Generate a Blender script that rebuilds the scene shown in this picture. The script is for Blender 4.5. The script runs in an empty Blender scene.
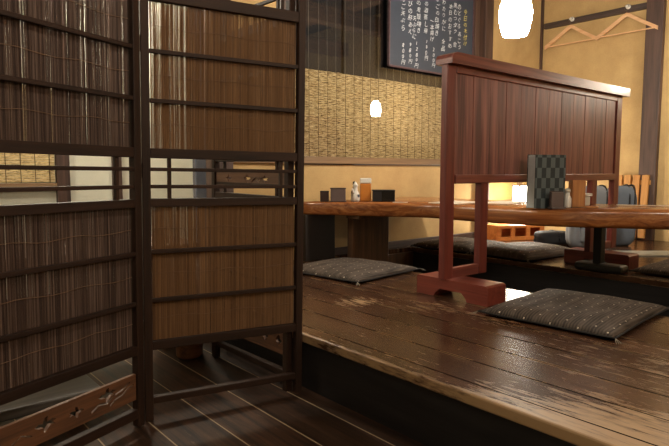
import bpy, bmesh, math, random
from mathutils import Vector, Matrix, noise
random.seed(7)
scene = bpy.context.scene
col = scene.collection
R = math.radians

# ------------------------------------------------------------------ materials
class NT:
    def __init__(s, name):
        s.m = bpy.data.materials.new(name); s.m.use_nodes = True
        s.t = s.m.node_tree; s.t.nodes.clear()
        s.out = s.n('ShaderNodeOutputMaterial')
    def n(s, typ, **kw):
        nd = s.t.nodes.new(typ)
        for k, v in kw.items(): setattr(nd, k, v)
        return nd
    def l(s, a, b): s.t.links.new(a, b)
    def set(s, sock, v):
        if isinstance(v, bpy.types.NodeSocket): s.l(v, sock)
        elif v is not None: sock.default_value = v
    def math(s, op, a, b=None, c=None):
        nd = s.n('ShaderNodeMath', operation=op)
        for i, v in enumerate((a, b, c)):
            if v is not None: s.set(nd.inputs[i], v)
        return nd.outputs[0]
    def mix(s, f, a, b):
        nd = s.n('ShaderNodeMix', data_type='RGBA')
        s.set(nd.inputs[0], f); s.set(nd.inputs[6], a); s.set(nd.inputs[7], b)
        return nd.outputs[2]
    def ramp(s, f, stops):
        nd = s.n('ShaderNodeValToRGB'); s.l(f, nd.inputs[0])
        e = nd.color_ramp.elements
        e[0].position, e[0].color = stops[0]; e[1].position, e[1].color = stops[-1]
        for p, c in stops[1:-1]:
            x = e.new(p); x.color = c
        return nd.outputs[0]
    def coord(s, world=False, scale=(1, 1, 1), loc=(0, 0, 0)):
        if world: o = s.n('ShaderNodeNewGeometry').outputs['Position']
        else: o = s.n('ShaderNodeTexCoord').outputs['Object']
        mp = s.n('ShaderNodeMapping'); s.l(o, mp.inputs[0])
        mp.inputs['Scale'].default_value = scale; mp.inputs['Location'].default_value = loc
        return mp.outputs[0]
    def noise(s, vec, scale=5, detail=3, rough=.55, dist=0):
        nd = s.n('ShaderNodeTexNoise'); s.l(vec, nd.inputs['Vector'])
        nd.inputs['Scale'].default_value = scale; nd.inputs['Detail'].default_value = detail
        nd.inputs['Roughness'].default_value = rough; nd.inputs['Distortion'].default_value = dist
        return nd.outputs['Fac']
    def xyz(s, vec):
        nd = s.n('ShaderNodeSeparateXYZ'); s.l(vec, nd.inputs[0]); return nd.outputs
    def bump(s, h, strength=.3, dist=.01):
        nd = s.n('ShaderNodeBump'); s.l(h, nd.inputs['Height'])
        nd.inputs['Strength'].default_value = strength; nd.inputs['Distance'].default_value = dist
        return nd.outputs[0]
    def bsdf(s, color, rough=.6, normal=None, spec=.5, coat=0, metal=0, trans=0, emis=None, estr=0, coat_rough=.1):
        b = s.n('ShaderNodeBsdfPrincipled')
        s.set(b.inputs['Base Color'], color); s.set(b.inputs['Roughness'], rough)
        s.set(b.inputs['Specular IOR Level'], spec); s.set(b.inputs['Coat Weight'], coat)
        b.inputs['Coat Roughness'].default_value = coat_rough
        s.set(b.inputs['Metallic'], metal); s.set(b.inputs['Transmission Weight'], trans)
        if normal is not None: s.l(normal, b.inputs['Normal'])
        if emis is not None:
            b.inputs['Emission Color'].default_value = emis; b.inputs['Emission Strength'].default_value = estr
        s.l(b.outputs[0], s.out.inputs[0]); return s.m

def c(r, g, b):  # sRGB 0-255 -> linear
    f = lambda v: (v / 255 / 12.92) if v / 255 <= .04045 else ((v / 255 + .055) / 1.055) ** 2.4
    return (f(r), f(g), f(b), 1)

def plain(name, color, rough=.6, **kw):
    n = NT(name); v = n.coord(); f = n.noise(v, 30, 3)
    dk = tuple(x * .8 for x in color[:3]) + (1,)
    return n.bsdf(n.mix(f, dk, color), rough, n.bump(f, .08, .003), **kw)

def wood(name, dark, light, axis=2, rough=.45, scale=1.0, coat=0, bump=.15, spec=.5, world=False, contrast=1.0):
    n = NT(name)
    sc = [26, 26, 26]; sc[axis] = 1.6
    v = n.coord(world, tuple(x * scale for x in sc))
    f = n.noise(v, 1, 5, .6, .6)
    sc2 = [130, 130, 130]; sc2[axis] = 4
    f2 = n.noise(n.coord(world, tuple(x * scale for x in sc2)), 1, 3)
    k = n.math('ADD', n.math('MULTIPLY', f, .7), n.math('MULTIPLY', f2, .3))
    lo = .5 - .16 / contrast; hi = .5 + .16 / contrast
    colr = n.ramp(k, [(lo, dark), (hi, light)])
    return n.bsdf(colr, rough, n.bump(k, bump, .004), spec=spec, coat=coat)

M = {}
M['screen_wood'] = wood('screen_wood', c(28, 18, 14), c(58, 38, 28), 0, .55, bump=.2, spec=.25)
M['screen_wood_v'] = wood('screen_wood_upright', c(30, 19, 15), c(60, 39, 28), 2, .55, bump=.2, spec=.25)
M['board_wood'] = wood('carved_board_wood', c(66, 42, 28), c(124, 82, 54), 0, .55, bump=.25)
M['red_wood_v'] = wood('red_lacquer_upright', c(84, 36, 32), c(124, 60, 50), 2, .4, coat=.08, spec=.4)
M['red_wood_x'] = wood('red_lacquer_rail', c(88, 42, 38), c(132, 72, 62), 0, .36, coat=.2, spec=.4)
M['red_wood_y'] = wood('red_lacquer_foot', c(92, 38, 30), c(136, 66, 52), 1, .38, coat=.15, spec=.4)
M['dark_wood_v'] = wood('dark_post_wood', c(52, 38, 34), c(92, 68, 58), 2, .5)
M['dark_wood_x'] = wood('dark_beam_wood', c(48, 36, 32), c(84, 62, 52), 0, .5)
M['dark_wood_y'] = wood('dark_rail_wood', c(48, 38, 36), c(86, 70, 64), 1, .5)
M['beam_wood_x'] = wood('ceiling_beam_wood', c(110, 82, 58), c(160, 122, 88), 0, .6)
M['beam_wood_y'] = wood('ceiling_joist_wood', c(110, 82, 58), c(160, 122, 88), 1, .6)
M['ledge_wood'] = wood('ledge_wood', c(106, 82, 58), c(148, 118, 84), 0, .5)
M['brown_wood'] = wood('under_table_wood', c(56, 38, 25), c(104, 72, 46), 2, .55)
M['brown_bench'] = wood('bench_wood', c(74, 46, 32), c(120, 80, 54), 0, .5)
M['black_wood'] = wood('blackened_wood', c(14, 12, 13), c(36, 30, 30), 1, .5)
M['pale_wood'] = wood('pale_hanger_wood', c(206, 156, 112), c(236, 196, 152), 1, .4, scale=1.5)
M['slat_wood'] = wood('honey_slat_wood', c(160, 106, 48), c(200, 146, 76), 2, .45)
M['crate_wood'] = wood('orange_crate_wood', c(190, 104, 44), c(232, 150, 80), 0, .45)
M['box_wood'] = wood('box_wood', c(148, 92, 44), c(190, 130, 74), 2, .5)
M['black'] = plain('matte_black', c(16, 15, 17), .6)
M['black_gloss'] = plain('gloss_black', c(18, 20, 22), .2)
M['darkbrown'] = plain('dark_brown_box', c(66, 50, 46), .4)
M['greybrown'] = plain('grey_brown_box', c(104, 90, 88), .4)
M['white'] = plain('white_ceramic', c(232, 230, 222), .25)
M['paper'] = plain('paper', c(226, 216, 198), .6)
M['offwhite'] = plain('offwhite_plastic', c(208, 204, 190), .35)
M['amber'] = plain('amber_bottle', c(206, 130, 58), .25, spec=.6)
M['grey_fabric'] = plain('grey_bag_fabric', c(118, 122, 128), .8)
M['darkgrey_fabric'] = plain('charcoal_fabric', c(30, 29, 31), .85)
M['orange_fabric'] = plain('orange_fabric', c(224, 120, 36), .7)
M['brass'] = plain('dull_metal', c(120, 112, 100), .35, metal=.8)
M['cord'] = plain('thread', c(128, 100, 78), .8)
M['cord_dark'] = plain('binding_cord', c(58, 44, 26), .8)
M['cord_pale'] = plain('pale_cord', c(150, 146, 132), .7)
M['chalk'] = plain('white_chalk_paint', c(226, 234, 242), .8)
M['chalk_y'] = plain('yellow_chalk_paint', c(226, 214, 120), .8)
M['slate'] = plain('blackboard_slate', c(56, 64, 78), .5)
M['spine_grey'] = plain('menu_page_edges', c(214, 220, 222), .7)
M['pale_grey'] = plain('pale_strip', c(176, 178, 168), .35)

def plaster(name, a, b, bs=.25):
    n = NT(name); v = n.coord(True)
    f = n.noise(v, 3.5, 6, .65); g = n.noise(v, 90, 4, .6)
    k = n.math('ADD', n.math('MULTIPLY', f, .75), n.math('MULTIPLY', g, .25))
    return n.bsdf(n.ramp(k, [(.35, a), (.65, b)]), .85, n.bump(g, bs, .004), spec=.2)
M['tan'] = plaster('tan_plaster', c(178, 148, 102), c(200, 170, 120))
M['pale'] = plaster('pale_plaster', c(214, 214, 196), c(228, 228, 212))
M['ceil'] = wood('ceiling_boards', c(60, 46, 36), c(92, 72, 56), 1, .6)
M['greyblue'] = plain('grey_curtain', c(92, 96, 108), .8)
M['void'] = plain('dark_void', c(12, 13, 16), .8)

def planks(name, dark, light, wear, x0, pitch, gapcol, rough, wearmask=None, gapw=.012, worn=.62):
    n = NT(name)
    pos = n.n('ShaderNodeNewGeometry').outputs['Position']
    x, y, z = n.xyz(pos)
    u = n.math('DIVIDE', n.math('SUBTRACT', x, x0), pitch)
    idx = n.math('FLOOR', u); fr = n.math('FRACT', u)
    wn = n.n('ShaderNodeTexWhiteNoise', noise_dimensions='1D'); n.l(idx, wn.inputs['W'])
    cmb = n.n('ShaderNodeCombineXYZ'); n.l(n.math('MULTIPLY', x, 38), cmb.inputs[0])
    n.l(n.math('ADD', n.math('MULTIPLY', y, 1.7), n.math('MULTIPLY', wn.outputs[0], 37)), cmb.inputs[1]); n.l(idx, cmb.inputs[2])
    g = n.noise(cmb.outputs[0], 1, 6, .62, .5)
    base = n.ramp(g, [(.34, dark), (.66, light)])
    base = n.mix(n.math('MULTIPLY', wn.outputs[0], .5), base, dark)
    # worn flakes, elongated along the boards
    c2 = n.n('ShaderNodeCombineXYZ'); n.l(n.math('MULTIPLY', z, 40), c2.inputs[2]); n.l(n.math('MULTIPLY', x, 60), c2.inputs[0]); n.l(n.math('MULTIPLY', y, 8), c2.inputs[1])
    w = n.noise(c2.outputs[0], 1, 8, .72, .2)
    big = n.noise(n.coord(True), 1.6, 2)
    if wearmask:  # list of (x, y, rx, ry, amount): patches where feet have worn the varnish
        tot = None
        for (px, py, rx, ry, am) in wearmask:
            dx = n.math('DIVIDE', n.math('SUBTRACT', x, px), rx); dy = n.math('DIVIDE', n.math('SUBTRACT', y, py), ry)
            d = n.math('ADD', n.math('MULTIPLY', dx, dx), n.math('MULTIPLY', dy, dy))
            e = n.math('MULTIPLY', n.math('MAXIMUM', n.math('SUBTRACT', 1, d), 0), am)
            tot = e if tot is None else n.math('ADD', tot, e)
        k = n.math('ADD', w, tot)
    else:
        k = n.math('ADD', w, n.math('MULTIPLY', n.math('SUBTRACT', big, .5), .3))
    wm = n.n('ShaderNodeMapRange'); n.l(k, wm.inputs[0])
    wm.inputs[1].default_value = worn; wm.inputs[2].default_value = worn + .16
    wm.inputs[3].default_value = 0; wm.inputs[4].default_value = .75
    colr = n.mix(wm.outputs[0], base, wear)
    edge = n.math('MINIMUM', fr, n.math('SUBTRACT', 1, fr))
    gm = n.math('LESS_THAN', edge, gapw)
    if wearmask:
        el = n.math('MULTIPLY', n.math('LESS_THAN', edge, gapw * 2.0), n.math('GREATER_THAN', n.noise(n.coord(True, (9, 5, 1)), 1, 5, .7), .5))
        colr = n.mix(n.math('MULTIPLY', el, .55), colr, wear)
    gn = n.math('GREATER_THAN', n.noise(n.coord(True, (3, 5, 1)), 1, 3), .30)
    colr = n.mix(n.math('MULTIPLY', gm, gn), colr, gapcol)
    h = n.math('ADD', n.math('MULTIPLY', g, .35), n.math('MULTIPLY', gm, -1))
    h = n.math('ADD', h, n.math('MULTIPLY', n.noise(n.coord(True), 45, 3), .16))
    rr = n.math('ADD', n.math('MULTIPLY', wm.outputs[0], .28), n.math('ADD', n.math('MULTIPLY', g, .15), rough))
    return n.bsdf(colr, rr, n.bump(h, .32, .003), spec=n.math('MULTIPLY', n.math('SUBTRACT', 1, n.math('MULTIPLY', gm, gn)), .55 if wearmask else .22))
M['platform'] = planks('platform_planks', c(42, 25, 18), c(98, 66, 44), c(184, 150, 110), 1.358, .163, c(12, 8, 7), .17,
    [(1.33, .40, .30, .62, .30), (1.9, .75, .40, .35, .05), (1.80, 1.97, .15, .13, .19), (2.0, 1.68, .2, .15, .14), (2.02, 1.40, .10, .25, .13), (1.288, 1.1, .018, 1.9, .2), (1.32, 1.15, .10, 1.2, .06), (1.9, .6, .5, .6, .06)], gapw=.020, worn=.63)
M['floor'] = planks('floor_planks', c(26, 18, 14), c(84, 58, 42), c(124, 104, 86), .715, .170, c(158, 140, 116), .46, None, gapw=.013, worn=.62)

# reed mat: each reed differs in tone
def reed(name, stops, sx):
    n = NT(name); v = n.coord(False, (sx, 1, 1.2))
    f = n.noise(v, 1, 4, .8)
    return n.bsdf(n.ramp(f, stops), .6, spec=.3)
M['reed_a'] = reed('reed_grey_brown', [(.32, c(36, 26, 24)), (.5, c(82, 64, 56)), (.68, c(140, 118, 106))], 200)
M['reed_b'] = reed('reed_warm_brown', [(.3, c(80, 56, 40)), (.5, c(126, 94, 66)), (.72, c(168, 132, 96))], 300)

def blind_mat():
    n = NT('bamboo_blind'); v = n.coord(False, (20, 1, 120))
    f = n.noise(v, 1, 5, .75, .3)
    return n.bsdf(n.ramp(f, [(.38, c(100, 76, 44)), (.46, c(212, 184, 128)), (.62, c(250, 230, 180))]), .55, spec=.3)
M['blind'] = blind_mat()

def table_mat():
    n = NT('polished_slab'); v = n.coord(False, (16, 1.3, 30))
    f = n.noise(v, 1, 6, .6, 1.2)
    return n.bsdf(n.ramp(f, [(.28, c(88, 46, 24)), (.5, c(148, 88, 46)), (.72, c(190, 130, 74))]), .25, n.bump(f, .05, .003), spec=.5, coat=.3, coat_rough=.12)
M['slab'] = table_mat()

def zabuton_mat(name, d1, d2):
    n = NT(name); v = n.coord(); x, y, z = n.xyz(v)
    st = n.math('SINE', n.math('ADD', n.math('MULTIPLY', y, 520), n.math('MULTIPLY', n.noise(v, 9, 3), 7)))
    big = n.noise(n.coord(False, (7, 45, 7)), 1, 4)
    k = n.math('ADD', n.math('MULTIPLY', st, .12), big)
    base = n.ramp(k, [(.3, d1), (.8, d2)])
    u = n.math('DIVIDE', x, .062); row = n.math('FLOOR', n.math('DIVIDE', y, .055))
    u = n.math('ADD', u, n.math('MULTIPLY', n.math('MODULO', n.math('ABSOLUTE', row), 2), .5))
    du = n.math('ABSOLUTE', n.math('SUBTRACT', n.math('FRACT', u), .5)); dv = n.math('ABSOLUTE', n.math('SUBTRACT', n.math('FRACT', n.math('DIVIDE', y, .055)), .5))
    dot = n.math('MULTIPLY', n.math('LESS_THAN', du, .045), n.math('LESS_THAN', dv, .05))
    return n.bsdf(n.mix(dot, base, c(214, 202, 182)), .75, n.bump(k, .35, .004), spec=.25)
M['zabuton'] = zabuton_mat('cushion_cotton', c(50, 43, 40), c(104, 93, 84))
M['zabuton_side'] = plain('cushion_underside', c(26, 23, 24), .8)

def checker_mat():
    n = NT('menu_check_cloth'); v = n.coord(); x, y, z = n.xyz(v)
    a = n.math('FLOOR', n.math('DIVIDE', x, .0285)); b = n.math('FLOOR', n.math('DIVIDE', z, .0545))
    m = n.math('MODULO', n.math('ADD', n.math('ADD', a, b), 40), 2)
    st = n.math('MULTIPLY', n.math('SINE', n.math('MULTIPLY', x, 1400)), .5)
    ca = n.mix(n.math('ADD', st, .5), c(74, 84, 88), c(100, 110, 112)); cb = n.mix(n.math('ADD', st, .5), c(34, 42, 46), c(48, 58, 62))
    return n.bsdf(n.mix(m, ca, cb), .5, spec=.4)
M['check'] = checker_mat()

def glass_mat():
    n = NT('window_glass')
    tr = n.n('ShaderNodeBsdfTransparent'); tr.inputs[0].default_value = (.92, .93, .95, 1)
    gl = n.n('ShaderNodeBsdfGlossy'); gl.inputs['Roughness'].default_value = .015
    fr = n.n('ShaderNodeFresnel'); bf = n.n('ShaderNodeNewGeometry').outputs['Backfacing']
    n.l(n.math('SUBTRACT', 1.75, n.math('MULTIPLY', bf, 1.75 - 1 / 1.75)), fr.inputs[0])
    mx = n.n('ShaderNodeMixShader'); n.l(fr.outputs[0], mx.inputs[0]); n.l(tr.outputs[0], mx.inputs[1]); n.l(gl.outputs[0], mx.inputs[2])
    n.l(mx.outputs[0], n.out.inputs[0]); return n.m
M['glass'] = glass_mat()

def lamp_mat(name, s):
    n = NT(name); v = n.coord(); f = n.noise(v, 12, 2)
    return n.bsdf(c(250, 235, 205), .4, emis=(1.0, .89, .72, 1), estr=s)
M['lamp'] = lamp_mat('lit_paper_shade', 24)
M['lamp_bright'] = lamp_mat('lit_glass_shade', 44)

# ------------------------------------------------------------------ mesh helpers
class MB:
    def __init__(s): s.b = bmesh.new()
    def box(s, x0, x1, y0, y1, z0, z1, bev=0, mi=0):
        t = bmesh.new(); bmesh.ops.create_cube(t, size=1)
        for v in t.verts:
            v.co = Vector(((x0 + x1) / 2 + v.co.x * (x1 - x0), (y0 + y1) / 2 + v.co.y * (y1 - y0), (z0 + z1) / 2 + v.co.z * (z1 - z0)))
        if bev: bmesh.ops.bevel(t, geom=t.edges[:], offset=bev, segments=2, affect='EDGES', profile=.5)
        for f in t.faces: f.material_index = mi
        s.join(t); return s
    def join(s, t, mat=None):
        if mat is not None: t.transform(mat)
        me = bpy.data.meshes.new('t'); t.to_mesh(me); t.free(); s.b.from_mesh(me); bpy.data.meshes.remove(me)
    def tube(s, pts, r, seg=8, cap=True):
        rs = r if isinstance(r, (list, tuple)) else [r] * len(pts)
        pts = [Vector(p) for p in pts]; rings = []
        for i, p in enumerate(pts):
            d = (pts[min(i + 1, len(pts) - 1)] - pts[max(i - 1, 0)]).normalized()
            a = d.cross(Vector((0, 0, 1)))
            if a.length < .05: a = d.cross(Vector((1, 0, 0)))
            a.normalize(); b2 = d.cross(a)
            rings.append([s.b.verts.new(p + (a * math.cos(t) + b2 * math.sin(t)) * rs[i]) for t in [k * 2 * math.pi / seg for k in range(seg)]])
        for i in range(len(rings) - 1):
            for k in range(seg):
                s.b.faces.new((rings[i][k], rings[i][(k + 1) % seg], rings[i + 1][(k + 1) % seg], rings[i + 1][k]))
        if cap:
            s.b.faces.new(rings[0][::-1]); s.b.faces.new(rings[-1])
        return s
    def lathe(s, prof, seg=24, at=(0, 0, 0), cap=True):
        rings = [[s.b.verts.new((at[0] + r * math.cos(t), at[1] + r * math.sin(t), at[2] + z)) for t in [k * 2 * math.pi / seg for k in range(seg)]] for r, z in prof]
        for i in range(len(rings) - 1):
            for k in range(seg):
                s.b.faces.new((rings[i][k], rings[i][(k + 1) % seg], rings[i + 1][(k + 1) % seg], rings[i + 1][k]))
        if cap:
            s.b.faces.new(rings[0][::-1]); s.b.faces.new(rings[-1])
        return s
    def prism(s, poly, axis, a, b):
        """poly in the other two axes, extruded from a to b along axis"""
        def P(u, v, w):
            r = [0, 0, 0]; o = [i for i in range(3) if i != axis]
            r[o[0]], r[o[1]], r[axis] = u, v, w; return r
        lo = [s.b.verts.new(P(u, v, a)) for u, v in poly]; hi = [s.b.verts.new(P(u, v, b)) for u, v in poly]
        n = len(poly)
        for i in range(n): s.b.faces.new((lo[i], lo[(i + 1) % n], hi[(i + 1) % n], hi[i]))
        s.b.faces.new(lo[::-1]); s.b.faces.new(hi); return s
    def obj(s, name, mats, parent=None, smooth=False, loc=None, rot=None):
        bmesh.ops.recalc_face_normals(s.b, faces=s.b.faces[:])
        me = bpy.data.meshes.new(name); s.b.to_mesh(me); s.b.free()
        for m in (mats if isinstance(mats, list) else [mats]): me.materials.append(m)
        if smooth:
            for p in me.polygons: p.use_smooth = True
        o = bpy.data.objects.new(name, me); col.objects.link(o)
        if parent: o.parent = parent
        if loc: o.location = loc
        if rot: o.rotation_euler = rot
        return o

def tag(o, label, cat, group=None, kind=None):
    if label: o['label'] = label
    if cat: o['category'] = cat
    if group: o['group'] = group
    if kind: o['kind'] = kind
    return o
def thing(name, label, cat, loc=(0, 0, 0), rz=0, group=None):
    o = bpy.data.objects.new(name, None); col.objects.link(o); o.empty_display_size = .05
    o.location = loc; o.rotation_euler = (0, 0, rz)
    return tag(o, label, cat, group)
def struct(o, label=None):
    o['kind'] = 'structure'
    if label: o['label'] = label
    return o
def copy_tree(o, parent=None):
    k = o.copy(); col.objects.link(k)
    if parent: k.parent = parent
    for ch in list(o.children): copy_tree(ch, k)
    return k

FL = -.22      # lower floor height; z = 0 is the top of the raised platform
WY, RX = 3.2, 5.48

# ------------------------------------------------------------------ the room
f = MB(); f.box(-2.2, 1.30, -2.6, 4.3, FL - .1, FL); f.box(1.30, 3.0, WY + .101, 4.3, FL - .1, FL)
struct(f.obj('floor', M['floor']), 'lower floor of dark worn planks')
p = MB()
PX0, PX1, PY1 = 2.63, 3.47, 3.13
p.box(1.285, PX0, -2.6, WY + .1, -.035, 0, .006)
p.box(PX1, RX, -2.6, WY + .1, -.035, 0, .004)
p.box(PX0, PX1, PY1, WY + .1, -.035, 0)
struct(p.obj('floor_platform', M['platform']), 'raised platform floor of glossy worn brown planks')
p = MB()
p.box(1.30, PX0 - .001, -2.6, WY + .1, FL - .1, -.035)
struct(p.obj('trim_step', M['black_wood']), 'blackened face of the step up to the platform')
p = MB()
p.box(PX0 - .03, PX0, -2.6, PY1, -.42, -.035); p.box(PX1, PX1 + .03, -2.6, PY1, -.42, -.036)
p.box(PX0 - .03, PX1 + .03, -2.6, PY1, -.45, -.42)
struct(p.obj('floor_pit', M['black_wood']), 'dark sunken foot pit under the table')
p = MB(); p.box(PX0, PX1, PY1 - .02, PY1, -.42, -.036)
struct(p.obj('trim_pit_end', M['brown_wood']))

# back wall with window opening
WX0, WX1, WZ0, WZ1 = 2.28, 4.30, .70, 2.25
w = MB()
w.box(1.78, RX + .1, WY, WY + .12, -.45, WZ0 - .035)
w.box(1.78, WX0, WY, WY + .12, WZ0 - .035, 2.7); w.box(WX1, RX + .1, WY, WY + .12, WZ0 - .035, 2.7)
w.box(WX0, WX1, WY, WY + .12, WZ1, 2.7)
struct(w.obj('wall_back', M['tan']), 'tan plaster wall behind the table')
w = MB(); w.box(RX, RX + .12, -2.6, WY, -.45, 2.7)
struct(w.obj('wall_right', M['tan']), 'tan plaster wall with hanger rail')
w = MB(); w.box(-2.2, 2.075, 4.2, 4.3, FL - .1, 2.7)
struct(w.obj('wall_rear_corridor', M['pale']), 'pale plaster wall seen through the folding screen')
w = MB(); w.box(-2.3, -2.2, -2.6, 4.3, FL - .1, 2.7); struct(w.obj('wall_left', M['pale']))
w = MB(); w.box(-2.2, RX, -2.7, -2.6, -.45, 2.7); struct(w.obj('wall_front', M['tan']))
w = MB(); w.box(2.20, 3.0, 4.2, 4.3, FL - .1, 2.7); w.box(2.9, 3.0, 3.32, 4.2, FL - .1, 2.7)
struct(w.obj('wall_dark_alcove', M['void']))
w = MB(); w.box(-2.3, RX + .1, -2.7, 4.3, 2.7, 2.8); struct(w.obj('ceiling', M['ceil']))
w = MB()
for x in (3.15, 4.35): w.box(x, x + .14, -2.6, WY, 2.42, 2.6, .008)
struct(w.obj('trim_ceiling_joists', M['beam_wood_y']))
w = MB()
for y in (.1, 1.35): w.box(1.6, RX, y, y + .16, 2.24, 2.42, .008)
struct(w.obj('trim_ceiling_beams', M['beam_wood_x']))

# window: frame, blind behind glass, dark night panel
w = MB(); w.box(WX0, WX1, WY + .15, WY + .17, WZ0, WZ1); struct(w.obj('wall_behind_window', M['void']))
win = struct(MB().box(WX0 - .02, WX0 + .03, WY - .01, WY + .10, WZ0, WZ1).box(WX1 - .03, WX1 + .02, WY - .01, WY + .10, WZ0, WZ1)
    .box(WX0, WX1, WY - .01, WY + .10, WZ1 - .04, WZ1 + .02).obj('window_1', M['dark_wood_v']), 'large glazed window with a bamboo blind behind the glass')
MB().box(WX0 + .02, WX1 - .02, WY + .018, WY + .021, WZ0, WZ1 - .03).obj('window_pane', M['glass'], win)
struct(MB().box(1.84, WX1 + .02, WY - .028, WY + .10, .672, .722, .004).obj('trim_1', M['ledge_wood']), 'brown wooden ledge below the blind')
struct(MB().box(2.35, RX, WY - .02, WY, 0, .055, .003).obj('baseboard_back', M['dark_wood_x']))

# bamboo blind
bl = thing('bamboo_blind', 'yellow bamboo slat blind hanging behind the window glass above the far table end', 'blind', (WX0 + .04, WY + .06, .725))
BW, BH = WX1 - WX0 - .08, .615
m = MB(); nseg = int(BW / .043)
nr = 130
for i in range(nr):
    z = BH * (i + .5) / nr; ph = random.random() * 9
    prev = None
    for k in range(nseg + 1):
        x = BW * k / nseg
        zz = z + (random.random() - .5) * .0042 + (.002 if k % 2 else -.002) * math.sin(ph)
        h = .0019 + random.random() * .0007; yy = (random.random() - .5) * .005
        a = m.b.verts.new((x, yy, zz - h)); b = m.b.verts.new((x, yy - .002, zz + h * .2)); d = m.b.verts.new((x, yy + .001, zz + h))
        if prev:
            m.b.faces.new((prev[0], a, b, prev[1])); m.b.faces.new((prev[1], b, d, prev[2]))
        prev = (a, b, d)
m.obj('slat_mat', M['blind'], bl)
MB().box(0, BW, .010, .012, .004, BH - .004).obj('backing_cloth', plain('blind_backing', c(74, 56, 28), .8), bl)
m = MB()
nb = int(BW / .086)
for k in range(nb + 1):
    x = .02 + k * .086
    m.tube([(x, -.008, z) for z in (0, BH * .3, BH * .7, BH)], .0016, 5)
tag(m.obj('binding_cord', M['cord_dark'], bl), 'dark binding cords', None, None, None)
m = MB()
for k in range(nb + 1):
    x = .02 + k * .086 + random.uniform(-.006, .006)
    m.tube([(x, -.004, BH), (x + random.uniform(-.004, .004), -.004, WZ1 - .73)], .0011, 4)
m.obj('hanging_cord', M['cord_pale'], bl)

# pillars, corner posts, rails
struct(MB().box(4.30, 4.36, WY - .05, WY + .02, .72, 2.7, .004).obj('trim_2', M['dark_wood_v']))
struct(MB().box(4.42, 4.54, WY - .07, WY + .02, 0, 2.7, .006).obj('trim_3', M['dark_wood_v']), 'dark square post at the right end of the window')
struct(MB().box(RX - .03, RX + .01, WY - .02, WY + .01, 0, 2.7, .003).obj('trim_4', M['dark_wood_v']), 'thin dark corner post')
struct(MB().box(1.74, 1.84, WY - .04, WY + .14, -.22, 2.7, .005).obj('trim_5', M['dark_wood_v']))
struct(MB().box(RX - .035, RX + .01, 2.16, WY - .04, 2.050, 2.103, .004).obj('trim_rail', M['dark_wood_y']), 'dark rail along the right wall')
struct(MB().box(RX - .05, RX + .01, 2.03, 2.175, 0, 2.7, .006).obj('trim_column', M['dark_wood_v']), 'broad dark column on the right wall')
struct(MB().box(1.44, 1.50, 4.16, 4.21, FL, 2.7).obj('trim_6', M['dark_wood_v']))
struct(MB().box(1.062, 1.142, 4.15, 4.21, FL, 2.7).obj('trim_7', M['dark_wood_v']))
# corridor window with blind
struct(MB().box(-2.2, 1.062, 4.16, 4.21, .492, .540, .003).obj('trim_8', M['ledge_wood']))
ob = thing('bamboo_blind', 'bamboo blind on the pale wall seen through the left screen panel', 'blind', (-.4, 4.185, .542))
m = MB()
for i in range(60):
    z = .01 + i * .0105
    m.box(0, 1.455, random.uniform(-.003, 0), .004, z - .0042, z + .0042)
m.obj('slat_mat', M['blind'], ob)
m = MB()
for k in range(17): m.tube([(.03 + k * .087, -.006, 0), (.03 + k * .087, -.006, .62)], .002, 4)
m.obj('binding_cord', M['cord_dark'], ob)
# grey curtain beyond the corridor wall
tag(MB().box(2.075, 2.20, 4.14, 4.16, FL + .02, 2.1, .003).obj('door_curtain', M['greyblue']), 'narrow grey cloth hanging at the end of the pale wall', 'curtain')
# low back window right of the dark post: pale lit blind
w2 = struct(MB().box(4.56, 5.40, WY - .03, WY, .66, .70).box(4.56, 5.40, WY - .03, WY, .30, .34).box(5.09, 5.15, WY - .03, WY, .34, .66).obj('window_2', M['ledge_wood']), 'low window with a pale slatted blind behind the partition')
m = MB()
for i in range(30):
    z = .345 + i * .0105
    m.box(4.57, 5.39, WY - .012, WY - .006, z - .0047, z + .0047)
tag(m.obj('bamboo_blind', plain('light_reed', c(236, 196, 116), .5)), 'pale yellow slat blind low on the wall, seen beneath the red partition', 'blind')
MB().box(4.57, 5.39, WY - .026, WY - .024, .34, .66).obj('window_pane', M['glass'], w2)

# ------------------------------------------------------------------ folding screen
SCR = thing('folding_screen', 'dark brown wooden folding screen with reed mats standing on the lower floor', 'folding screen', (.98, 1.76, FL))
axis = Vector((math.sin(R(40.2)), math.cos(R(40.2)), 0))
SCR.rotation_mode = 'QUATERNION'; SCR.rotation_quaternion = Matrix.Rotation(R(.95), 4, axis).to_quaternion()
Z0 = -FL   # world z -> local z of the screen
PW = .549
def board_curve(name, W, H, T, holes, mat, parent, loc, rz=0):
    cu = bpy.data.curves.new(name, 'CURVE'); cu.dimensions = '2D'; cu.fill_mode = 'BOTH'; cu.extrude = T / 2; cu.bevel_depth = 0
    for poly in [[(0, 0), (W, 0), (W, H), (0, H)]] + holes:
        sp = cu.splines.new('POLY'); sp.points.add(len(poly) - 1); sp.use_cyclic_u = True
        for q, (x, y) in zip(sp.points, poly): q.co = (x, y, 0, 1)
    t = bpy.data.objects.new('t', cu); col.objects.link(t)
    bpy.context.view_layer.update()
    me = bpy.data.meshes.new_from_object(t.evaluated_get(bpy.context.evaluated_depsgraph_get()))
    bpy.data.objects.remove(t); bpy.data.curves.remove(cu)
    me.name = name; me.transform(Matrix.Rotation(R(90), 4, 'X')); me.materials.clear(); me.materials.append(mat)
    o = bpy.data.objects.new(name, me); col.objects.link(o); o.parent = parent; o.location = loc; o.rotation_euler = (0, 0, rz)
    return o
def wave_strip(pts, w):
    up = [(x, y + w) for x, y in pts]; dn = [(x, y - w) for x, y in pts][::-1]
    return up + dn
def clover(cx, cy, r):
    out = []
    for k in range(32):
        t = k * 2 * math.pi / 32; q = r * (.55 + .45 * abs(math.cos(2 * t)))
        out.append((cx + q * math.cos(t), cy + q * math.sin(t)))
    return out
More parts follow.
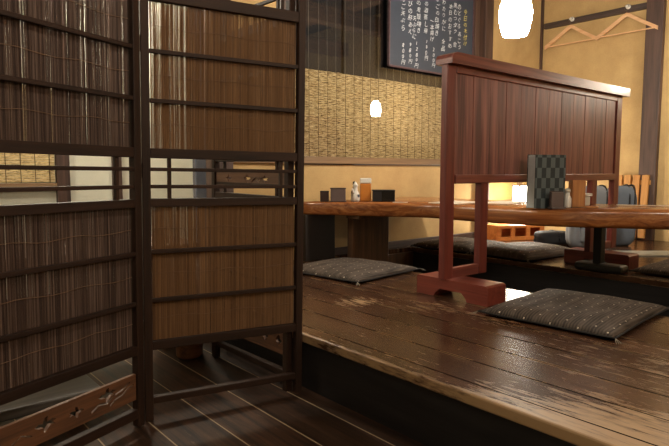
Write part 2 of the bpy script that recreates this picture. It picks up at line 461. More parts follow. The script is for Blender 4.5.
def bird(cx, cy, s, fl=1):
    pts = [(-1, .1), (-.6, .35), (-.25, .25), (-.1, .75), (.2, .9), (.15, .3), (.6, .45), (1, .25), (.65, .1), (.95, -.25), (.4, -.15), (.1, -.6), (-.15, -.75), (-.2, -.2), (-.6, -.15)]
    return [(cx + fl * s * x, cy + s * y * .8) for x, y in pts]
def make_panel(p0, p1, seed, reedmat, board=False, density=1.0, clov=False):
    rnd = random.Random(seed); pack = .74 if board else .84
    p0, p1 = Vector(p0), Vector(p1); d = p1 - p0; W = d.length
    loc = (p0.x - .98, p0.y - 1.76, 0); rz = math.atan2(d.y, d.x)
    H = 1.36 + Z0
    fr = MB()
    fr.box(-.0135, .0135, -.014, .014, 0, H, .003); fr.box(W - .0135, W + .0135, -.014, .014, 0, H, .003)
    F = fr.obj('screen_panel', M['screen_wood_v'], SCR, loc=loc, rot=(0, 0, rz))
    def rail(z0, z1, t=.012):
        MB().box(.0135, W - .0135, -t, t, z0 + Z0, z1 + Z0, .002).obj('rail', M['screen_wood'], F)
    rail(1.328, 1.36); rail(1.155, 1.192); rail(.658, .690); rail(.500, .527); rail(.022, .052)
    if board:
        rail(-.190, -.158)
        hs = [bird(.20, .045, .034), bird(.30, .042, .026, -1), bird(.41, .054, .034),
              wave_strip([(.35, .022), (.38, .035), (.41, .030), (.44, .046), (.47, .052), (.50, .066)], .004),
              wave_strip([(.42, .018), (.44, .030), (.465, .034), (.49, .048), (.515, .054)], .0035),
              wave_strip([(.10, .03), (.13, .042), (.16, .03)], .0025)]
        board_curve('carved_board', W - .032, .086, .012, [[(x - .016, y) for x, y in h] for h in hs], M['board_wood'], F, (.016, 0, Z0 - .126))
    else:
        rail(-.163, -.140)
    if clov:
        board_curve('carved_board', W - .032, .10, .012, [clover(x, .05, .021) for x in (.07, .17, .27, .37, .46)], M['board_wood'], F, (.016, 0, Z0 - .082))
        hs = [bird(.10, .03, .024), bird(.24, .031, .026, -1), bird(.36, .030, .025), wave_strip([(.27, .018), (.295, .034), (.32, .022), (.335, .038)], .004)]
        board_curve('carved_board', W - .032, .062, .012, hs, M['board_wood'], F, (.016, 0, Z0 + .558))
    # thin rails across the reed mats, in front of the reeds
    for zc in (.998, .842, .352, .190):
        MB().box(.0135, W - .0135, -.012, .000, zc - .007 + Z0, zc + .007 + Z0, .002).obj('crossbar', M['screen_wood'], F)
    # lattice bars of the open bands
    for zc in (.622, .566, 1.262):
        MB().box(.0135, W - .0135, -.007, .005, zc - .006 + Z0, zc + .006 + Z0, .001).obj('lattice_bar', M['screen_wood'], F)
    for xc in (.075, W - .075):
        MB().box(xc - .006, xc + .006, -.005, .007, .527 + Z0, .658 + Z0, .001).obj('lattice_bar', M['screen_wood_v'], F)
        MB().box(xc - .006, xc + .006, -.005, .007, 1.192 + Z0, 1.328 + Z0, .001).obj('lattice_bar', M['screen_wood_v'], F)
    # reed mats: every reed is real, slightly crooked
    for (z0, z1) in ((.690, 1.155), (.052, .500)):
        m = MB(); x = .018
        while x < W - .018:
            wd = rnd.uniform(.0011, .0022); gap = (rnd.uniform(.0003, .0009) if rnd.random() < .075 * density else 0)
            lean = noise.noise(Vector((x * 24, seed, 9))) * .003 + rnd.uniform(-.0003, .0003); yo = .006 + rnd.uniform(-.0005, .0005); b1 = noise.noise(Vector((x * 24, seed, 0))) * .002 + rnd.uniform(-.0002, .0002)
            for k in range(3):
                za = z0 + Z0 + (z1 - z0) * k / 3; zb = z0 + Z0 + (z1 - z0) * (k + 1) / 3
                if k == 0:
                    ring = [m.b.verts.new((x + dx, yo + dy, za)) for dx, dy in ((0, 0), (wd / 2, -.0012), (wd, 0))]
                off = (b1 if k < 2 else lean)
                nx = [m.b.verts.new((x + dx + off, yo + dy, zb)) for dx, dy in ((0, 0), (wd / 2, -.0012), (wd, 0))]
                m.b.faces.new((ring[0], ring[1], nx[1], nx[0])); m.b.faces.new((ring[1], ring[2], nx[2], nx[1]))
                ring = nx
            x += wd * pack + gap
        mat = m.obj('reed_mat', reedmat, F)
        for k in range(3):
            zc = z0 + (z1 - z0) * (k + .5) / 3 + Z0
            MB().tube([(.018 + (W - .036) * i / 14, .003, zc + .0035 * math.sin(i * 1.1 + k + seed) + rnd.uniform(-.001, .001)) for i in range(15)], .0009, 5).obj('binding_thread', M['cord'], mat)
    return F
P1 = make_panel((.686 - .924 * PW, 1.80 - .381 * PW), (.677, 1.801), 3, M['reed_a'], board=True, density=.8)
P2 = make_panel((.719, 1.82), (1.257, 1.71), 5, M['reed_b'], density=3.0)
P3 = make_panel((1.215, 2.27), (1.235, 1.745), 8, M['reed_b'], density=1.1, clov=True)
for z in (.10, .62, 1.02):
    MB().box(.688, .708, 1.815, 1.828, z + Z0 - .025, z + Z0 + .025, .001).obj('hinge', M['brass'], SCR, loc=(-.98, -1.76, 0))

# ------------------------------------------------------------------ long low table
TB = thing('low_table', 'long glossy reddish brown wooden slab table over the sunken pit', 'table')
near = [(3.165, 2.36), (3.05, 2.41), (2.75, 2.60), (2.4, 2.79), (2.1, 2.80), (1.7, 2.80), (1.4, 2.86), (1.1, 2.99), (.8, 3.05), (.3, 3.06), (-.3, 3.04)]
def sm(pts, n=4):
    out = []
    for i in range(len(pts) - 1):
        for k in range(n):
            t = k / n; p = [pts[max(i - 1, 0)], pts[i], pts[i + 1], pts[min(i + 2, len(pts) - 1)]]
            out.append(tuple(.5 * ((2 * p[1][j]) + (-p[0][j] + p[2][j]) * t + (2 * p[0][j] - 5 * p[1][j] + 4 * p[2][j] - p[3][j]) * t * t + (-p[0][j] + 3 * p[1][j] - 3 * p[2][j] + p[3][j]) * t ** 3) for j in (0, 1)))
    out.append(pts[-1]); return out
edge = sm(near)
m = MB(); prof = [(.022, 0), (.008, .006), (.001, .02), (0, .045), (.001, .070), (.003, .082), (.009, .088)]   # inset, height above underside
rows = []
for (y, x) in edge:
    j = noise.noise(Vector((0, y * 3, 0))) * .012
    warp = .020 * max(0, min(1, (1.9 - y) / .9))
    top = .408 + warp; th = .088 + .004 * max(0, min(1, (2 - y)))
    far = 3.60 + noise.noise(Vector((5, y * 2, 0))) * .02
    L = [m.b.verts.new((x + j + i + noise.noise(Vector((h * 20, y * 9, 2))) * .004, y, top - th + h / .088 * th)) for i, h in prof]
    Rr = [m.b.verts.new((far - i, y, top - th + h / .088 * th)) for i, h in prof]
    rows.append(L + Rr[::-1])
for a, b in zip(rows, rows[1:]):
    n_ = len(a)
    for k in range(n_): m.b.faces.new((a[k], a[(k + 1) % n_], b[(k + 1) % n_], b[k]))
m.b.faces.new(rows[0]); m.b.faces.new(rows[-1][::-1])
m.obj('tabletop', M['slab'], TB, smooth=False)
for pz_ in TB.children[0].data.polygons: pz_.use_smooth = True
TB.children[0].data.shade_flat() if False else None
MB().box(2.64, 3.0, 2.93, 2.985, -.42, .322, .004).obj('pedestal', M['brown_wood'], TB)
MB().box(2.36, 2.625, 3.10, 3.15, 0, .321, .003).obj('side_panel', plain('dark_side_board', c(34, 25, 20), .6), TB)
MB().box(2.58, 3.12, 2.80, 2.93, .298, .321, .003).obj('cleat', M['brown_wood'], TB)
lg = MB().box(3.50, 3.56, 1.60, 1.65, .05, .326, .004).obj('leg', M['black'], TB)
MB().box(3.475, 3.59, 1.46, 1.76, 0, .05, .02).obj('foot', plain('dark_grey_foot', c(46, 44, 44), .5), lg)

# ------------------------------------------------------------------ red partition
PT = thing('partition', 'reddish brown wooden partition screen standing across the table on footed posts', 'partition', (2.18, 1.77, 0))
L = 1.88; T = .019
MB().prism([(-.006, 1.125), (-.006, 1.150), (.004, 1.168), (.03, 1.178), (L + .04, 1.178), (L + .04, 1.125)], 1, -.05, .05).obj('top_rail', M['red_wood_x'], PT)
# rounded hand-rail nose
def post(x0, x1, z0, z1): return MB().box(x0, x1, -T, T, z0, z1, .004).obj('post', M['red_wood_v'], PT)
post(0, .068, .088, 1.125)
post(L - .075, L, .088, 1.125)
post(.285, .350, .088, .56); post(1.49, 1.56, .088, .56)
MB().box(.072, L - .075, -.018, .018, 1.09, 1.125, .003).obj('upper_rail', M['red_wood_x'], PT)
MB().box(.072, L - .075, -.024, .024, .558, .602, .004).obj('lower_rail', M['red_wood_x'], PT)
m = MB(); x = .072; n = 12; bw = (L - .147) / n
for k in range(n):
    tn = .009 + (k % 2) * .0012
    m.box(x + k * bw + .0015, x + (k + 1) * bw - .0015, -tn, tn, .60, 1.092, .0015)
m.obj('plank_panel', wood('red_panel_boards', c(84, 46, 42), c(142, 88, 78), 2, .45, scale=.8, spec=.4, contrast=1.5), PT)
MB().box(.068, .285, -.016, .016, .088, .140, .004).obj('stretcher', M['red_wood_x'], PT)
MB().box(1.56, L - .075, -.016, .016, .088, .140, .004).obj('stretcher', M['red_wood_x'], PT)
def foot(xc):
    y0, y1 = -.262, .165
    poly = [(y1, 0), (y1, .088), (y1 - .01, .092), (y0 + .012, .092), (y0, .084), (y0, 0), (y0 + .115, 0), (y0 + .125, .018), (y0 + .15, .04), (y1 - .15, .04), (y1 - .12, .018), (y1 - .11, 0)]
    MB().prism(poly, 0, xc - .06, xc + .085).obj('foot', M['red_wood_y'], PT)
foot(.07); foot(1.57)

# ------------------------------------------------------------------ floor cushions
def cushion_mesh(sx, sy, h, seed):
    rnd = random.Random(seed); N = 28; m = MB(); g = {}
    def P(i, j, side):
        u = i / N * 2 - 1; v = j / N * 2 - 1
        x = u * sx / 2 * (1 - .035 * (1 - v * v) * 0 - .03 * v * v * 0); y = v * sy / 2
        # edges pulled in between the corners
        x *= 1 - .05 * (1 - abs(v) ** 2) * abs(u) ** 6 * -1 * -1; y *= 1 - .05 * (1 - abs(u) ** 2) * abs(v) ** 6
        e = (1 - abs(u) ** 3.2) * (1 - abs(v) ** 3.2)
        puff = e ** .42
        wr = noise.noise(Vector((x * 6 + seed, y * 9, 0))) * .006 + noise.noise(Vector((x * 22 + seed, y * 10, 3))) * .002
        mid = .012 + .006 * (abs(u * v) ** 3)
        if side > 0: z = mid + (h - .012) * puff * (.92 - .10 * math.exp(-(u * u + v * v) * 9)) + wr * puff
        else: z = mid * (1 - puff * .98) + .0005
        return (x, y, max(z, .0004))
    for side in (1, -1):
        for i in range(N + 1):
            for j in range(N + 1):
                rim = i in (0, N) or j in (0, N)
                if side < 0 and rim: g[(i, j, -1)] = g[(i, j, 1)]
                else: g[(i, j, side)] = m.b.verts.new(P(i, j, side))
        for i in range(N):
            for j in range(N):
                q = [g[(i, j, side)], g[(i + 1, j, side)], g[(i + 1, j + 1, side)], g[(i, j + 1, side)]]
                fc = m.b.faces.new(q if side > 0 else q[::-1]); fc.material_index = 0 if side > 0 else 1
    # piping around the rim
    rim = [(-1, t) for t in range(0)]
    return m
def rimpath(sx, sy):
    out = []
    K = 14
    for a, b in (((-1, -1), (1, -1)), ((1, -1), (1, 1)), ((1, 1), (-1, 1)), ((-1, 1), (-1, -1))):
        for k in range(K):
            t = k / K; u = a[0] + (b[0] - a[0]) * t; v = a[1] + (b[1] - a[1]) * t
            x = u * sx / 2 * (1 - .05 * (1 - v * v) * abs(u) ** 6); y = v * sy / 2 * (1 - .05 * (1 - u * u) * abs(v) ** 6)
            out.append((x, y, .012 + .006 * abs(u * v) ** 3))
    out.append(out[0]); return out
def cushion(label, loc, rz, sx, sy, h, seed):
    t = thing('floor_cushion', label, 'cushion', loc, rz, 'floor cushions around the low table')
    cushion_mesh(sx, sy, h, seed).obj('cover', [M['zabuton'], M['zabuton_side']], t, smooth=True)
    MB().tube(rimpath(sx, sy), .0035, 6, cap=False).obj('piping', M['zabuton_side'], t, smooth=True)
    for sxn, syn in ((-1, -1), (1, -1), (1, 1), (-1, 1)):
        mm = MB(); cx, cy = sxn * sx / 2, syn * sy / 2
        for k in (-1, 0, 1):
            mm.tube([(cx, cy, .017), (cx + sxn * .012 + k * .005, cy + syn * .012 - k * .005, .010), (cx + sxn * .018 + k * .006, cy + syn * .018 - k * .006, .004)], .0012, 5)
        mm.obj('tassel', M['cord_pale'], t)
    return t
cushion('dark speckled floor cushion beside the folding screen, left of the partition', (2.33, 2.60, 0), R(7), .60, .62, .055, 1)
cushion('large dark floor cushion in the right foreground, nearest on the platform', (2.385, 1.19, 0), R(4.5), .665, .565, .055, 2)
cushion('grey floor cushion across the pit near the window wall, left of the partition post', (3.77, 2.86, 0), R(4), .60, .56, .07, 3)
cushion('grey floor cushion across the pit seen beneath the partition beside the orange crate', (3.80, 2.30, 0), R(-4), .64, .50, .085, 4)
cushion('dark floor cushion at the right edge of the photo across the pit', (3.90, 1.17, 0), R(2), .62, .60, .055, 5)

# ------------------------------------------------------------------ pendant lamps, and unseen ones added as fill
def pendant(label, loc, s=1.0, mat='lamp'):
    t = thing('pendant_lamp', label, 'lamp', loc, 0, 'lit pendant lamps')
    prof = [(.001, .008), (.055, .004), (.070, 0), (.082, .035), (.091, .08), (.096, .125), (.092, .165), (.080, .205), (.060, .24), (.034, .264), (.030, .272)]
    MB().lathe(prof, 28).obj('lamp_shade', M[mat], t, smooth=True)
    MB().lathe([(.034, .268), (.036, .275), (.030, .31), (.010, .325), (.004, .33)], 16).obj('cap', M['black'], t, smooth=True)
    MB().tube([(0, 0, .32), (0, 0, (2.69 - loc[2]) / s)], .004, 6).obj('cable', M['black'], t)
    t.scale = (s, s, s)
    return t
pendant('glowing white egg shaped pendant lamp hanging above the red partition', (3.075, 1.97, 1.425), mat='lamp_bright')
pendant('glowing pendant lamp over the far seats, mirrored in the window glass', (5.05, 1.26, 1.30), .72)
pendant('added unseen fill lamp over the near platform behind the camera', (2.6, -.9, 1.75))  # this and the next two are unseen lamps added for ambient fill
pendant('added unseen fill lamp over the lower floor left of the camera', (.0, .2, 2.1))
pendant('added unseen fill lamp over the near platform edge behind the camera', (1.3, -1.3, 1.75))
pendant('added unseen fill lamp close to the pale corridor wall', (1.1, 3.72, 1.85))  # last three: added out of view to brighten the corridor
pendant('added unseen fill lamp by the grey cloth at the end of the corridor', (1.6, 3.72, 1.9))
pendant('added unseen fill lamp in the corridor behind the folding screen', (.2, 3.2, 1.75))

# ------------------------------------------------------------------ menu blackboard
BB = thing('menu_blackboard', 'black menu board with white Japanese handwriting hung on the window', 'menu board', (3.235, WY - .024, 1.432))
BWD, BHT = 1.065, .78
MB().box(.012, BWD - .012, 0, .016, .012, BHT - .012).obj('slate', M['slate'], BB)
fm = MB(); fm.box(0, BWD, -.006, .02, 0, .013, .003).box(0, BWD, -.006, .02, BHT - .013, BHT, .003).box(0, .010, -.006, .02, 0, BHT, .003).box(BWD - .010, BWD, -.006, .02, 0, BHT, .003)
fm.obj('board_frame', wood('board_frame_wood', c(62, 44, 48), c(98, 72, 76), 0, .45), BB)
rt = random.Random(4)
glyphs = {}
def glyph(ch):
    if ch not in glyphs:
        cu = bpy.data.curves.new('t', 'FONT'); cu.body = ch; cu.size = 1; cu.align_x = 'CENTER'; cu.offset = -.006; cu.resolution_u = 2
        t = bpy.data.objects.new('t', cu); col.objects.link(t); bpy.context.view_layer.update()
        me = bpy.data.meshes.new_from_object(t.evaluated_get(bpy.context.evaluated_depsgraph_get()))
        bpy.data.objects.remove(t); bpy.data.curves.remove(cu)
        glyphs[ch] = me
    return glyphs[ch]
def column(txt, x, ztop, size=.047, mat=None, pitch=.054):
    out = bmesh.new()
    for k, ch in enumerate(txt):
        sz = size * rt.uniform(.9, 1.12)
        t = bmesh.new(); t.from_mesh(glyph(ch))
        xx = rt.uniform(-.004, .004)
        t.transform(Matrix.Translation((xx, -k * pitch - sz * .8, 0)) @ Matrix.Rotation(rt.uniform(-.12, .12), 4, 'Z') @ Matrix(((sz * 1.05, sz * .18, 0, 0), (0, sz, 0, 0), (0, 0, 1, 0), (0, 0, 0, 1))))
        for v in t.verts:
            v.co.x += noise.noise(Vector((v.co.y * 30, v.co.x * 30, x * 7))) * size * .08
            v.co.y += noise.noise(Vector((v.co.x * 30, v.co.y * 30, x * 9 + 5))) * size * .08
        me = bpy.data.meshes.new('t'); t.to_mesh(me); t.free(); out.from_mesh(me); bpy.data.meshes.remove(me)
    me = bpy.data.meshes.new('chalk_lettering'); out.to_mesh(me); out.free()
    me.transform(Matrix.Rotation(R(90), 4, 'X')); me.materials.append(mat or M['chalk'])
    o = bpy.data.objects.new('chalk_lettering', me); col.objects.link(o); o.parent = BB; o.location = (x + .033, -.0015, ztop)
P8 = .044
column('だんご天ぷら', .118, .605); column('800円', .125, .200, .042, pitch=P8)
column('あわびの肝あえ', .200, .640); column('980円', .207, .215, .042, pitch=P8)
column('海老の鬼殻焼き', .300, .665); column('天ぷらに', .250, .425, .042, pitch=.046); column('1280円', .285, .235, .042, pitch=P8)
column('かきの酒蒸し揚', .390, .675); column('180円', .400, .265, .042, pitch=P8)
column('一本揚げ', .468, .440, .044, pitch=.048); column('200円', .490, .215, .042, pitch=P8)
column('あなごの白焼き', .530, .680)
column('わたりがに 全品', .615, .620)
column('本日のおすすめ', .703, .600)
column('黒むつダク 金', .768, .620)
column('のどぐろ', .824, .620); column('あこう', .834, .390)
column('今日の木付け', .912, .590, .047, M['chalk_y'])

# ------------------------------------------------------------------ hangers
def hanger(label, yc, z):
    t = thing('coat_hanger', label, 'hanger', (RX - .06, yc, z), 0, 'wooden hangers on the wall rail')
    # two arms meeting at the neck, seen along the wall
    m = MB()
    def arm(s):
        pts = [(0, 0, .002), (0, s * .03, -.012), (0, s * .09, -.052), (0, s * .17, -.102), (0, s * .265, -.160)]
        up = [(y, zz + .017) for _, y, zz in pts]; dn = [(y, zz - .017) for _, y, zz in pts][::-1]
        m.prism(up + dn, 0, -.010, .010)
    arm(1); arm(-1)
    m.obj('arms', M['pale_wood'], t)
    MB().tube([(0, -.235, -.155), (0, .235, -.155)], .0065, 8).obj('trouser_bar', M['pale_wood'], t)
    MB().tube([(0, 0, 0), (0, 0, .035), (0, .018, .046), (0, .026, .064), (0, .014, .082), (0, -.008, .082), (0, -.018, .070)], .0025, 6).obj('wire_hook', M['brass'], t)
    k = thing('wall_hook', label.replace('wooden coat hanger', 'round white hook').replace('pale ', ''), 'hook', (RX - .035, yc, z + .075), 0, 'white hooks on the wall rail')
    MB().lathe([(.022, 0), (.022, .006), (.014, .010), (.008, .018), (.008, .03), (.013, .036), (.008, .042)], 16).obj('knob', M['white'], k, smooth=True, rot=(0, R(-90), 0))
hanger('pale wooden coat hanger on the rail, further left beside the corner post', 2.86, 2.015)
hanger('pale wooden coat hanger on the rail, right one beside the broad column', 2.335, 2.02)

# ------------------------------------------------------------------ things on the table
TT = .409
def at(name, label, cat, x, y, z, rz=0, group=None): return thing(name, label, cat, (x, y, z), rz, group)
RZ = R(-40)
t = at('napkin_box', 'grey brown upright napkin box on the far table end against the wall', 'box', 2.555, 2.985, TT, RZ)
MB().box(-.052, .052, -.03, .03, 0, .092, .004).obj('body', M['greybrown'], t); MB().box(-.058, .058, -.034, .034, 0, .006, .002).obj('base', M['darkbrown'], t)
MB().box(-.055, .055, -.032, .032, .088, .096, .003).obj('lid', M['darkbrown'], t)
t = at('toothpick_box', 'small dark brown box left of the napkin box on the table', 'box', 2.50, 3.065, TT, RZ)
MB().box(-.03, .03, -.025, .025, 0, .068, .003).obj('body', M['darkbrown'], t); MB().box(-.031, .031, -.026, .026, .066, .074, .003).obj('lid', M['black'], t)
t = at('soy_sauce_pot', 'small white patterned ceramic soy sauce pot beside the amber bottle', 'pot', 2.668, 2.932, TT)
MB().lathe([(.024, 0), (.030, .008), (.032, .03), (.026, .055), (.016, .075), (.014, .10), (.018, .108)], 20).obj('body', M['white'], t, smooth=True)
MB().lathe([(.0185, .106), (.020, .112), (.012, .122), (.006, .134), (.001, .138)], 16).obj('lid', M['white'], t, smooth=True)
MB().tube([(-.026, -.010, .055), (-.040, -.016, .078), (-.046, -.018, .092)], [.008, .006, .004], 8).obj('spout', M['white'], t, smooth=True)
MB().box(-.006, .010, -.034, -.026, .03, .05, .002).obj('blue_mark', plain('blue_glaze', c(70, 84, 100), .3), t)
t = at('sauce_bottle', 'tall dark brown sauce bottle behind the white pot', 'bottle', 2.705, 2.985, TT)
MB().lathe([(.022, 0), (.023, .01), (.023, .065), (.011, .09), (.009, .115)], 16).obj('body', M['darkbrown'], t, smooth=True)
MB().lathe([(.011, .112), (.012, .132), (.007, .138)], 12).obj('cap', M['black'], t, smooth=True)
t = at('amber_bottle', 'square amber condiment bottle with white lid on the far table end', 'bottle', 2.745, 2.912, TT, RZ)
MB().box(-.038, .038, -.032, .032, 0, .125, .007).obj('body', M['amber'], t); MB().box(-.039, .039, -.033, .033, .125, .162, .006).obj('lid', M['white'], t)
t = at('chopstick_box', 'black rectangular chopstick box on the table right of the amber bottle', 'box', 2.81, 2.80, TT, RZ)
MB().box(-.077, .077, -.035, .035, 0, .075, .004).obj('body', M['black_gloss'], t); MB().box(-.079, .079, -.037, .037, .073, .082, .003).obj('lid', M['black'], t)
MB().box(-.077, -.015, -.0365, -.034, .004, .070, .001).obj('front_label', M['black'], t)
tag(MB().box(-.05, .05, -.012, .012, 0, .004).obj('paper_slip', M['paper'], loc=(2.80, 2.63, TT), rot=(0, 0, R(-50))), 'small white paper slip lying in front of the black box', 'paper')
# trays / placemats near the partition
for i, (x, y, rz, lab) in enumerate(((3.05, 2.36, R(5), 'flat white paper placemat on the table left of the partition post'), (3.28, 2.15, R(5), 'flat white paper placemat on the table just behind the partition'))):
    tag(MB().box(-.16, .16, -.11, .11, 0, .006, .001).obj('placemat', M['paper'], loc=(x, y, TT), rot=(0, 0, rz)), lab, 'placemat', 'paper placemats on the table')
for x, y, lab in ((3.02, 2.38, 'white chopstick rest on the left placemat'), ):
    tag(MB().box(-.02, .02, -.008, .008, 0, .010, .003).obj('chopstick_rest', M['white'], loc=(x, y, TT + .006), rot=(0, 0, .6)), lab, 'chopstick rest')
# menu stand right of the partition opening
tz = TT + .010
MN = at('menu_book', 'upright menu folder with dark grey check cover standing on the table before the partition', 'menu', 2.885, 1.635, tz, R(-22))
MB().box(-.098, .098, -.040, -.036, 0, .288, .001).obj('front_cover', M['check'], MN)
MB().box(-.098, .098, .026, .030, 0, .290, .001).obj('back_cover', M['check'], MN)
m = MB()
for k in range(10): m.box(-.097, .090, -.035 + k * .006, -.0315 + k * .006, .004, .284 - (k % 3) * .002)
m.obj('pages', M['spine_grey'], MN)
t = at('card_holder', 'small dark grey holder leaning before the check menu folder', 'holder', 2.865, 1.555, tz, R(-30))
MB().box(-.036, .036, -.010, .006, .010, .088, .003).obj('plate', M['greybrown'], t); MB().box(-.042, .042, -.022, .018, 0, .010, .002).obj('foot', M['greybrown'], t)
MB().box(-.038, .038, .006, .012, .008, .094, .002).obj('back_plate', M['darkbrown'], t)
t = at('soy_sauce_pot', 'small white soy sauce dispenser between menu folder and wooden box', 'pot', 3.005, 1.57, tz)
MB().lathe([(.019, 0), (.022, .006), (.022, .05), (.014, .068), (.013, .085)], 18).obj('body', M['white'], t, smooth=True)
MB().lathe([(.016, .084), (.016, .10), (.006, .106)], 14).obj('lid', M['offwhite'], t, smooth=True)
t = at('chopstick_box', 'upright light brown wooden chopstick box right of the menu folder', 'box', 3.10, 1.565, tz, RZ)
m = MB(); m.box(-.036, .036, -.030, -.025, 0, .150, .001).box(-.036, .036, .025, .030, 0, .150, .001).box(-.036, -.031, -.025, .025, 0, .150).box(.031, .036, -.025, .025, 0, .150).box(-.036, .036, -.03, .03, 0, .006)
m.obj('body', M['box_wood'], t)
MB().box(-.030, .030, -.024, .024, .006, .144).obj('chopsticks', M['paper'], t)
t = at('price_card', 'white cards standing behind the wooden chopstick box', 'card', 3.075, 1.68, tz, RZ)
MB().box(-.045, .045, -.003, .003, 0, .200).obj('card', M['paper'], t); MB().box(-.05, .05, -.02, .02, 0, .008).obj('foot', M['offwhite'], t)
t = at('container', 'low off white lidded container on the table right of the wooden box', 'container', 3.26, 1.63, tz, RZ)
MB().box(-.052, .052, -.035, .035, 0, .055, .008).obj('body', M['offwhite'], t)
MB().box(-.060, .060, -.042, .042, .055, .072, .004).obj('lid', M['white'], t)
tag(MB().box(-.28, .28, -.004, .004, 0, .004).obj('white_strip', M['paper'], loc=(3.42, 1.18, .428), rot=(0, 0, R(-62))), 'thin white strip lying along the table right of the containers', 'paper')  # thin flat white line along the tabletop
tag(MB().box(-.035, .035, -.012, .012, 0, .012, .004).obj('chopstick_rest', M['box_wood'], loc=(3.06, 1.46, tz), rot=(0, 0, RZ)), 'small brown rest before the wooden box', 'chopstick rest')

# ------------------------------------------------------------------ far side of the platform
CR = at('wooden_crate', 'low orange wooden crate against the far wall, seen beneath the table', 'crate', 4.60, 2.90, 0, R(-22))
m = MB(); m.box(-.24, .24, -.10, -.085, .11, .135, .002).box(-.24, .24, -.10, -.085, .0, .035, .002)
m.b.free()
for za, zb in ((.11, .135), (0, .035)): MB().box(-.24, .24, -.10, -.085, za, zb, .002).obj('slat', M['crate_wood'], CR)
for x in (-.225, -.08, .08, .225): MB().box(x - .02, x + .02, -.104, -.086, .0, .135, .003).obj('post', M['crate_wood'], CR)
MB().box(-.24, .24, .085, .10, 0, .135, .002).obj('back_panel', M['crate_wood'], CR)
MB().box(-.24, .24, -.085, .085, 0, .012).obj('bottom', M['crate_wood'], CR); MB().box(-.238, .238, -.084, .084, .122, .135).obj('lid', M['crate_wood'], CR)
for xa in (-.252, .24): MB().box(xa, xa + .012, -.10, .10, 0, .135).obj('end_panel', M['crate_wood'], CR)
LN = at('floor_lantern', 'small glowing paper lantern standing on the orange crate by the wall', 'lantern', 4.70, 2.90, .136, R(-22))
MB().box(-.05, .05, -.05, .05, .02, .345, .006).obj('paper_shade', lamp_mat('lantern_paper', 16), LN)
for x in (-.054, .054):
    for y in (-.054, .054): MB().box(x - .005, x + .005, y - .005, y + .005, 0, .36).obj('frame_post', M['dark_wood_v'], LN)
MB().box(-.06, .06, -.06, .06, 0, .014).obj('base', M['dark_wood_x'], LN)
MB().box(-.03, .03, -.03, .03, .014, .02).obj('socket', M['black'], LN)

def soft_box(name, label, cat, loc, rz, sx, sy, sz, mat, straps=None, tilt=0, r=.35, pocket=False, group=None):
    t = thing(name, label, cat, loc, rz, group)
    m = MB(); tb = bmesh.new(); bmesh.ops.create_cube(tb, size=1); bmesh.ops.subdivide_edges(tb, edges=tb.edges[:], cuts=9, use_grid_fill=True)
    for v in tb.verts:
        q = v.co * 2; k = (abs(q.x) ** 5 + abs(q.y) ** 5 + abs(q.z) ** 5) ** (1 / 5)
        q = q / max(k, 1e-6) * (1 if max(abs(q.x), abs(q.y), abs(q.z)) > .99 else k)
        nz = noise.noise(Vector((q.x * 1.7 + loc[0] * 5, q.y * 1.7, q.z * 1.7))) * .07
        v.co = Vector((q.x * sx / 2 * (1 + nz), q.y * sy / 2 * (1 + nz), (q.z * (1 + nz * .6) + 1) * sz / 2))
        if v.co.z < .004: v.co.z = 0
    m.join(tb); b = m.obj('body', mat, t, smooth=True)
    if tilt: t.rotation_euler = (tilt, 0, rz)
    for (x, w) in (straps or []):
        mm = MB(); pts = []
        for k in range(13):
            a = math.pi * k / 12
            pts.append((x, -sy / 2 * 1.03 * math.copysign(abs(math.cos(a)) ** .5, math.cos(a)), sz * .35 + sz * .66 * math.sin(a) ** .6))
        for a, b2 in zip(pts, pts[1:]): mm.tube([a, b2], w, 6)
        mm.obj('strap', M['darkgrey_fabric'], t, smooth=True)
    if pocket:
        MB().box(-sx * .32, sx * .32, -sy / 2 - .02, -sy / 2 + .02, sz * .12, sz * .5, .015).obj('pocket', mat, t)
        MB().tube([(-sx * .3, -sy / 2 - .012, sz * .62), (0, -sy / 2 - .02, sz * .64), (sx * .3, -sy / 2 - .012, sz * .62)], .005, 6).obj('zip', M['black'], t)
    return t
soft_box('backpack', 'grey backpack with dark zips standing behind the partition legs', 'bag', (4.50, 2.17, 0), R(-40), .31, .20, .50, M['grey_fabric'], [(.10, .008), (-.10, .008)], pocket=True)
soft_box('backpack', 'blue grey bag with black straps right of the partition post beside the slatted boards', 'bag', (4.87, 2.08, 0), R(-48), .22, .18, .50, plain('blue_grey_fabric', c(96, 104, 116), .8), [(.04, .008), (.08, .008)])
soft_box('dark_bag', 'dark folded bag on the platform left of the grey backpack', 'bag', (4.56, 2.49, 0), R(-35), .30, .20, .11, M['darkgrey_fabric'], [(0, .008)])
soft_box('dark_bag', 'dark soft bag at the right edge beyond the pale strip', 'bag', (5.08, 1.52, 0), R(-40), .44, .26, .17, M['darkgrey_fabric'], [(.0, .008)])
tag(MB().tube([(-.06, 0, .02), (-.03, -.02, .03), (.02, 0, .028), (.06, .01, .02)], [.012, .02, .022, .012], 8).obj('orange_pouch', M['orange_fabric'], loc=(4.93, 1.52, .165), rot=(0, 0, R(-40)), smooth=True), 'small orange pouch lying on the dark bag at right', 'pouch')
tag(MB().box(-.36, .36, -.11, .11, 0, .012, .003).obj('pale_strip', M['pale_grey'], loc=(4.62, 1.62, 0), rot=(0, 0, R(-42))), 'pale grey flat strip lying on the platform beneath the table at right', 'board')  # flat pale strip on the platform surface
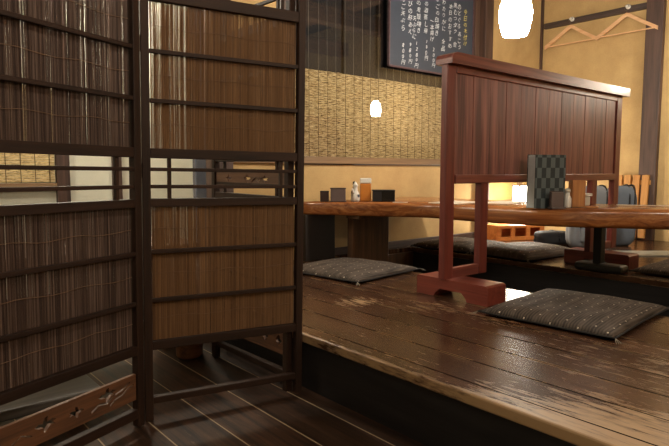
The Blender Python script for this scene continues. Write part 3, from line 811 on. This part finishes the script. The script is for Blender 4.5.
SL = at('slatted_board', 'honey coloured slatted wooden board leaning on the wall beside the dark column', 'board', RX - .10, 2.22, 0, 0)
for k in range(4):
    y = -.115 + k * .077
    MB().box(-.012, .012, y - .029, y + .029, .02, .585, .003).obj('slat', M['slat_wood'], SL)
for za in (.12, .50): MB().box(.012, .03, -.155, .155, za, za + .04).obj('crosspiece', M['slat_wood'], SL)
SL.rotation_euler = (0, R(4), 0)

# ------------------------------------------------------------------ behind the folding screen, on the lower floor
t = at('step_board', 'dark low step board with worn grey top behind the left screen panel', 'step', .10, 2.02, FL)
MB().box(-.75, .50, -.11, .12, .085, .12, .006).obj('top', wood('worn_grey_board', c(44, 40, 38), c(88, 82, 76), 0, .45), t)
for x in (-.6, .42): MB().box(x, x + .04, -.07, .10, 0, .085).obj('leg', M['black'], t)
t = at('low_bench', 'low brown wooden bench on round log legs behind the reed mats of the folding screen', 'bench', .63, 2.49, FL)
MB().box(-.75, .53, -.22, .22, .47, .53, .008).obj('seat', M['brown_bench'], t)
for x in (-.60, .50):
    for y in (-.13, .13): MB().lathe([(.050, 0), (.060, .01), (.062, .2), (.058, .47)], 20, (x, y, 0)).obj('leg', M['board_wood'], t, smooth=True)

# ------------------------------------------------------------------ light, world, camera
wd = bpy.data.worlds.new('world'); scene.world = wd; wd.use_nodes = True
wd.node_tree.nodes['Background'].inputs[0].default_value = (.6, .5, .4, 1); wd.node_tree.nodes['Background'].inputs[1].default_value = .05

cam = bpy.data.cameras.new('camera'); co = bpy.data.objects.new('camera', cam); col.objects.link(co)
cam.sensor_fit = 'HORIZONTAL'; cam.sensor_width = 36; cam.lens = 36 * 570 / 669; cam.clip_start = .05
pitch = math.atan(52 / 570)
co.location = (0, 0, .62); co.rotation_euler = (R(90) - pitch, 0, -R(40.2))
scene.camera = co
scene.view_settings.view_transform = 'Standard'; scene.view_settings.look = 'None'
scene.view_settings.gamma = 1; scene.view_settings.use_curve_mapping = False
scene.view_settings.exposure = 2.0
scene.cycles.use_denoising = True
scene.cycles.max_bounces = 8; scene.cycles.transparent_max_bounces = 16
